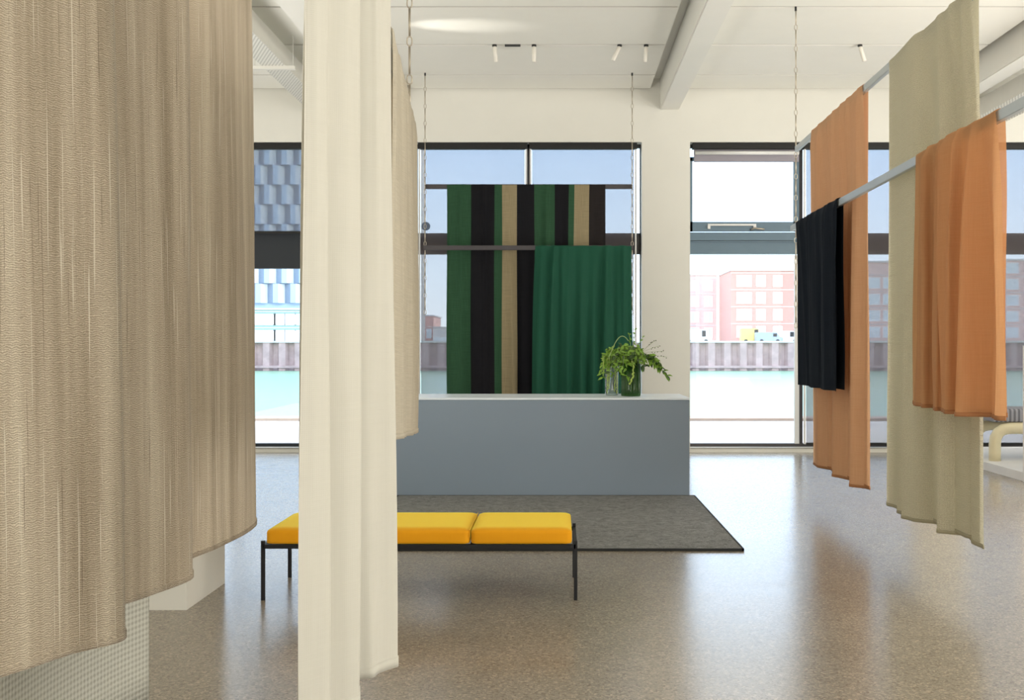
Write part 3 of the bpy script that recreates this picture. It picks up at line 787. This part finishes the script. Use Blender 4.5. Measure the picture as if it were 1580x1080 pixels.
# cream curtain in the middle foreground: two layers over an upper rail
cp = [(-.868, 3.46), (-.83, 3.50), (-.805, 3.54), (-.815, 3.60), (-.775, 3.65), (-.72, 3.71), (-.745, 3.78), (-.80, 3.86), (-.79, 3.95), (-.735, 4.02), (-.69, 4.075), (-.662, 4.12), (-.675, 4.19)]
cp_top = [(-.76+(x+.76)*.85, 3.50+(y-3.46)*.9) for x, y in cp]
rows, us = sheet(cp, cp_top, 3.9, .315, .33, nu=260, nv=44, power=1.6, pleats=9, pamp=-.026, seed=6)
bk = [(-.876, 3.475), (-.885, 3.56), (-.86, 3.7), (-.88, 3.85), (-.85, 4.0), (-.86, 4.14)]
rows2, _ = sheet(bk, [(-.83, 3.50), (-.825, 3.8), (-.83, 4.14)], 3.9, .33, nu=260, nv=44, power=1.6, seed=7)
allr = rows+[[p.lerp(q, (1-math.cos(math.pi*k/6))/2)+Vector((0, 0, .03*math.sin(math.pi*k/6))) for p, q in zip(rows[-1], rows2[-1])] for k in range(1, 6)]+rows2[::-1]
vs = [0]
for a, b in zip(allr, allr[1:]): vs.append(vs[-1]+(b[130]-a[130]).length)
cr = uv_grid(allr, us, vs, 'cream_curtain', M['cream'], None, None, .003)
tag(cr, 'long cream wool curtain hanging in soft folds in front of the yellow bench', 'curtain')
uv_grid([[Vector((p.x, p.y, p.z-.003+j*.02)) for p in rows[0]] for j in range(3)], us, [0, .02, .04], 'hem', M['cream'], cr, None, .007)

def LX(y): return -.835-.086*(y-5.41)
rail('display_rail', 'upper grey metal rail above the cream curtain', (-.79, 3.2), (-.93, 6.64), 3.87, M['alu'], 'hanging rails')
rail('display_rail', 'lower grey metal rail under the pale linen drape', (LX(4.6), 4.6), (LX(6.64), 6.64), ZL-.033, M['alu'], 'hanging rails')
lo = hang('linen_textile', 'pale natural linen drape on a lower rail, peeking out right behind the cream curtain', 'drape', None,
     [(LX(4.6)+.03, 4.6), (LX(4.9)+.05, 4.9), (LX(5.3)+.03, 5.3), (LX(5.6)+.06, 5.6), (LX(5.9)+.045, 5.9), (LX(6.2)+.05, 6.2), (LX(6.45)+.04, 6.5), (LX(6.6)+.035, 6.62)],
     (LX(4.6), 4.6), (LX(6.6), 6.6), ZL, 1.19, M['linen'], M['linen'], side=1, pamp=.02, seed=13, back_amp=.02, gap=.024, zh2=1.06)

# ------------------------------------------------------------------ chains
def chain(label, x, y, ztop, zend, group='chains holding the rails', mat=None, pin=True):
    root = empty('hanging_chain', (x, y, 0), label=label, cat='chain', group=group)
    z = ztop; n = 16; a = .016; hh = .030
    bm = bmesh.new()
    for s in (-1, 1): tube(bm, [(s*.0035, -.005, 0), (s*.0035, -.005, -.175)], .0042, 6)
    bar = obj('chain_bar', bm, M['chain'], root, True); bar.location.z = z
    bm = bmesh.new()
    tube(bm, [(a*math.cos(2*math.pi*q/n), -.005, -.21+(hh if q < n/2 else -hh)*abs(math.sin(2*math.pi*q/n))**.6) for q in range(n)], .0045, 6, closed=True)
    link = obj('chain_link', bm, M['chain'], root, True); link.location.z = z
    while z > zend+.34:
        z -= .245
        for o in (bar, link):
            c = o.copy(); C.objects.link(c); c.parent = root; c.location.z = z
    if pin: obj('ceiling_pin', lathe([(.012, ztop-.02), (.012, CZ+.02)], 12), M['spot_dark'], root)
    return root
chain('heavy chain hanging beside the cream curtain, nearest to the camera', LX(6.62)-.018, 6.66, CZ-.02, 2.85)
ca = chain('thin chain at the left end of the middle window rails', rx0+.004, YM-.11, CZ-.02, 2.0)
cb = chain('thin chain at the right end of the middle window rails, above the vase', rx1-.004, YM-.11, CZ-.02, 2.0)
for c in (ca, cb):
    obj('rail_hook', boxes((-.006, .006, -.012, .115, ZU-.006, ZU+.006)), M['rail_dark'], c)
    obj('rail_hook', boxes((-.006, .006, -.115, .003, ZL-.026, ZL-.014)), M['rail_dark'], c)
chain('chain at the far end of the right hand rails, beside the black drape', RX(11.93), 11.94, CZ-.02, 1.85)

# ------------------------------------------------------------------ spotlights along the panel joint
def spot(xpx, lean, label):
    y = rows_y; x = px(xpx, y)
    root = empty('track_spotlight', (x, y, CZ), label=label, cat='spotlight', group='small white spotlights on the ceiling joint')
    obj('mount', lathe([(.030, -.022), (.030, .0)], 16), M['spot_dark'], root)
    obj('joint', lathe([(.008, -.04), (.008, -.02)], 10), M['spot_dark'], root)
    bm = lathe([(.022, -.20), (.026, -.195), (.026, -.01), (.020, -.0)], 20)
    b = obj('lamp_housing', bm, M['spot'], root, True); b.location = (0, 0, -.025); b.rotation_euler = (0, lean, 0)
rows_y = rows[2] if False else 14.9-1.49
spot(763, -.10, 'white cylinder ceiling spotlight, first right of the near chain')
spot(824, 0.0, 'white cylinder ceiling spotlight hanging straight, right of the junction box')
spot(956, .45, 'white cylinder ceiling spotlight tilted strongly to the left')
spot(997, .08, 'white cylinder ceiling spotlight nearest to the big beam')
spot(1327, -.30, 'white cylinder ceiling spotlight right of the big beam, above the apricot drape')
jb = obj('junction_box', boxes((px(779, rows_y), px(803, rows_y), rows_y-.02, rows_y+.02, CZ-.02, CZ+.01)), M['spot_dark']); tag(jb, 'small flat black junction box on the ceiling joint between two spotlights', 'junction box')

# ------------------------------------------------------------------ perforated ducts under the ceiling
def duct(label, x0, x1, z0, z1, ya, yb, bars):
    root = empty('ventilation_duct', ((x0+x1)/2, ya, z0), label=label, cat='duct', group='perforated ducts by the beams')
    w = (x1-x0)/2
    obj('duct_side', boxes((-w, -w+.004, 0, yb-ya, 0, z1-z0), (w-.004, w, 0, yb-ya, 0, z1-z0)), M['duct'], root)
    obj('perforated_bottom', boxes((-w, w, 0, yb-ya, -.004, 0)), M['perf'], root)
    obj('duct_top', boxes((-w, w, 0, yb-ya, z1-z0, z1-z0+.004)), M['duct'], root)
    for y in bars:
        obj('support_bar', boxes((-w-.12, w+.12, y-ya-.03, y-ya+.03, -.045, -.005)), M['duct'], root)
        for s in (-1, 1):
            bm = bmesh.new(); tube(bm, [(s*(w+.09), y-ya, -.02), (s*(w+.09), y-ya, CZ+.03-z0)], .005, 6); obj('drop_rod', bm, M['duct'], root)
duct('white perforated duct left of the wide beam, between the two pale curtains', -3.72, -3.42, 5.12, 5.36, 4.0, 15.69, (10.0, 13.0))
duct('white perforated duct at the right beam, above the burnt orange drape', 6.20, 6.75, 5.0, 5.25, 4.0, 15.69, (9.6, 12.6))

# ------------------------------------------------------------------ vases and foliage on the counter
CT = 1.0545
def vase(name, label, x, y, r, h, mat, flute=0, nf=0):
    prof = [(r*.96, 0), (r, .01), (r, h), (r-.006, h), (r-.008, .02), (.001, .018)]
    bm = lathe(prof[:-1]+[(.002, .02)], 96 if nf else 40, 0, 0, flute, nf)
    o = obj(name, bm, mat, None, True); o.location = (x, y, CT); tag(o, label, 'vase'); return o
gx, gy = px(973, 11.54), 11.50
vase('fluted_vase', 'dark green fluted cylindrical vase standing on the counter', gx, gy, .105, .365, M['green_glass'], .035, 16)
vx, vy = px(944, 11.62), 11.66
vase('glass_vase', 'clear glass cylinder vase left of the green fluted vase', vx, vy, .075, .36, M['clear_glass'])

def leaf(bm, p, d, L, wd, rnd):
    d = d.normalized(); side = d.cross(Vector((rnd.uniform(-.3, .3), rnd.uniform(-1, -.2), rnd.uniform(.2, 1)))).normalized(); up = side.cross(d)
    pts = []
    spine = [(0, 0, 0), (.3, .5, .04), (.55, .5, .02), (.8, .28, -.05), (1, 0, -.14)]
    L_, R_, M_ = [], [], []
    for t, w, z in spine:
        c = p+d*L*t+up*L*z; M_.append(bm.verts.new(c)); L_.append(bm.verts.new(c+side*wd*w+up*wd*.12)); R_.append(bm.verts.new(c-side*wd*w+up*wd*.12))
    for i in range(4):
        for A, B in ((L_, M_), (M_, R_)):
            try: bm.faces.new((A[i], A[i+1], B[i+1], B[i]))
            except ValueError: pass
def arc(p0, dx, dy, h, drop, n=9):
    return [Vector((p0[0]+dx*t, p0[1]+dy*t, p0[2]+h*math.sin(min(1, t*1.0)*math.pi*.75)/.95*1.0-drop*t*t*t)) for t in [k/(n-1) for k in range(n)]]
rnd = random.Random(21)
bq = empty('bouquet', (gx, gy, CT+.02), label='loose green leafy bouquet spilling over the green fluted vase', cat='plant')
lv, ld, stm, br = bmesh.new(), bmesh.new(), bmesh.new(), bmesh.new()
P0 = (0, 0, .30)
for k in range(24):
    a = rnd.uniform(0, 2*math.pi); R_ = rnd.uniform(.08, .25)
    pts = arc(P0, math.cos(a)*R_-.03, math.sin(a)*R_*.6-.03, rnd.uniform(.10, .26), rnd.uniform(.0, .22))
    tube(stm, pts, .003, 5)
    for i in range(2, 9):
        for q in range(3):
            d = Vector((rnd.uniform(-1, 1), rnd.uniform(-1, .6), rnd.uniform(-1.1, .4)))
            leaf(lv if rnd.random() < .72 else ld, pts[i], d, rnd.uniform(.045, .085), rnd.uniform(.022, .038), rnd)
# the tall shoot, its arching stem and the right hand cluster
for (dx, dz, ex) in ((.05, .42, .0), (.02, .36, -.04), (.07, .33, .06)):
    pts = [Vector((dx*t+ex*t*t, -.02*t, .30+dz*t)) for t in [q/8 for q in range(9)]]; tube(stm, pts, .003, 5)
    for i in range(3, 9):
        for q in range(2): leaf(lv, pts[i], Vector((rnd.uniform(-1, 1), -.5, rnd.uniform(-.4, .9))), .055*(1.1-i/14), .02, rnd)
pts = [Vector((-.03-.22*t, -.05, .42+.24*math.sin(math.pi*(.25+.72*t))-.05*t)) for t in [q/10 for q in range(11)]]
tube(stm, pts, .005, 6)
for k in range(5):
    ang = rnd.uniform(-.1, .5); pts = [Vector((.05+(.22+.03*k)*t, -.06, .34+.10*math.sin(t*2.4+ang)-.04*k*t)) for t in [q/8 for q in range(9)]]
    tube(stm, pts, .003, 5)
    for i in range(4, 9):
        for q in range(3): leaf(lv if q else ld, pts[i], Vector((rnd.uniform(-.3, .8), -.5, rnd.uniform(-1.2, .2))), .075, .03, rnd)
for k in range(4):
    pts = [Vector((.12+(.16+.04*k)*t, -.03, .46+(.20-.09*k)*t*(1-.3*t))) for t in [q/8 for q in range(9)]]; tube(stm, pts, .0018, 5)
    for i in range(4, 9):
        c = pts[i]+Vector((rnd.uniform(-.01, .01), 0, rnd.uniform(-.012, .012)))
        bmesh.ops.create_icosphere(br, subdivisions=1, radius=.006, matrix=Matrix.Translation(c))
for bm, nm, mt in ((lv, 'leaves', M['leaf']), (ld, 'dark_leaves', M['leaf2']), (stm, 'stems', M['stem']), (br, 'berries', M['berry'])):
    obj(nm, bm, mt, bq, nm == 'stems')
def tassel(parent, pts, r, seed):
    rn = random.Random(seed); bm = bmesh.new()
    for a, b in zip(pts, pts[1:]):
        n = max(2, int((b-a).length/.010))
        for k in range(n):
            c = a.lerp(b, k/n)+Vector((rn.uniform(-1, 1), rn.uniform(-1, 1), 0))*r*.5
            bmesh.ops.create_icosphere(bm, subdivisions=1, radius=r*rn.uniform(.6, 1.0), matrix=Matrix.Translation(c))
    return obj('hanging_blossom', bm, M['flower'], parent)
tassel(bq, [Vector((.01, -.115, .36)), Vector((.02, -.135, .30)), Vector((.015, -.135, .20)), Vector((-.02, -.13, .11))], .014, 1)
am = empty('amaranth_stems', (vx, vy, CT+.02), label='trailing lime green amaranth hanging over the clear glass vase', cat='plant')
stm = bmesh.new(); lv = bmesh.new()
for k in range(12):
    a = rnd.uniform(-.12, .10); pts = arc((0, 0, .26), a, -.05+rnd.uniform(-.06, .03), rnd.uniform(.14, .28), rnd.uniform(.05, .2)); tube(stm, pts, .003, 5)
    for i in range(3, 9):
        for q in range(3): leaf(lv, pts[i], Vector((rnd.uniform(-1, 1), rnd.uniform(-1, .3), rnd.uniform(-1, .5))), rnd.uniform(.04, .075), .028, rnd)
obj('stems', stm, M['stem'], am, True); obj('leaves', lv, M['leaf'], am)
for i, (x, z0, z1) in enumerate(((-.055, .38, .0), (-.035, .36, .05), (.03, .36, .02), (.055, .33, -.01), (-.10, .40, .20))):
    tassel(am, [Vector((x*.6, -.06, .44)), Vector((x, -.088, z0)), Vector((x+.005, -.10, (z0+z1)/2)), Vector((x-.003, -.10, max(z1, .0)))], .0085, 5+i)

# ------------------------------------------------------------------ far right corner: plinth, divider and tubular bench
obj('trim_6', boxes((5.53, XR, 12.30, 15.5, 0, .105)), M['plinth'], kind='structure')
dv = obj('divider_panel', rbox(5.50, 8.2, 12.22, 12.29, 0, 1.615, .004), M['plinth']); tag(dv, 'white chest high divider panel at the right edge before the window', 'divider')
tb = empty('tubular_bench', (5.7, 13.6, .105), label='bench with thick cream tubular legs and ribbed grey seat at the right window', cat='bench')
def uframe(y):
    bm = bmesh.new(); P = [(.0, y, .07), (.0, y, .07)]
    pts = [(.02, y, 0.0), (.02, y, .10), (.02, y, .22), (.03, y, .30), (.07, y, .37), (.13, y, .41), (.22, y, .425), (.5, y, .425), (1.1, y, .425), (1.7, y, .425), (1.79, y, .41), (1.85, y, .37), (1.89, y, .30), (1.9, y, .22), (1.9, y, 0)]
    tube(bm, pts, .075, 18); return bm
obj('tubular_leg_frame', uframe(0), M['tubewhite'], tb, True); obj('tubular_leg_frame', uframe(.62), M['tubewhite'], tb, True)
obj('ribbed_seat', rbox(.0, 1.92, -.02, .66, .505, .68, .04, 4), M['ribbed'], tb, True)
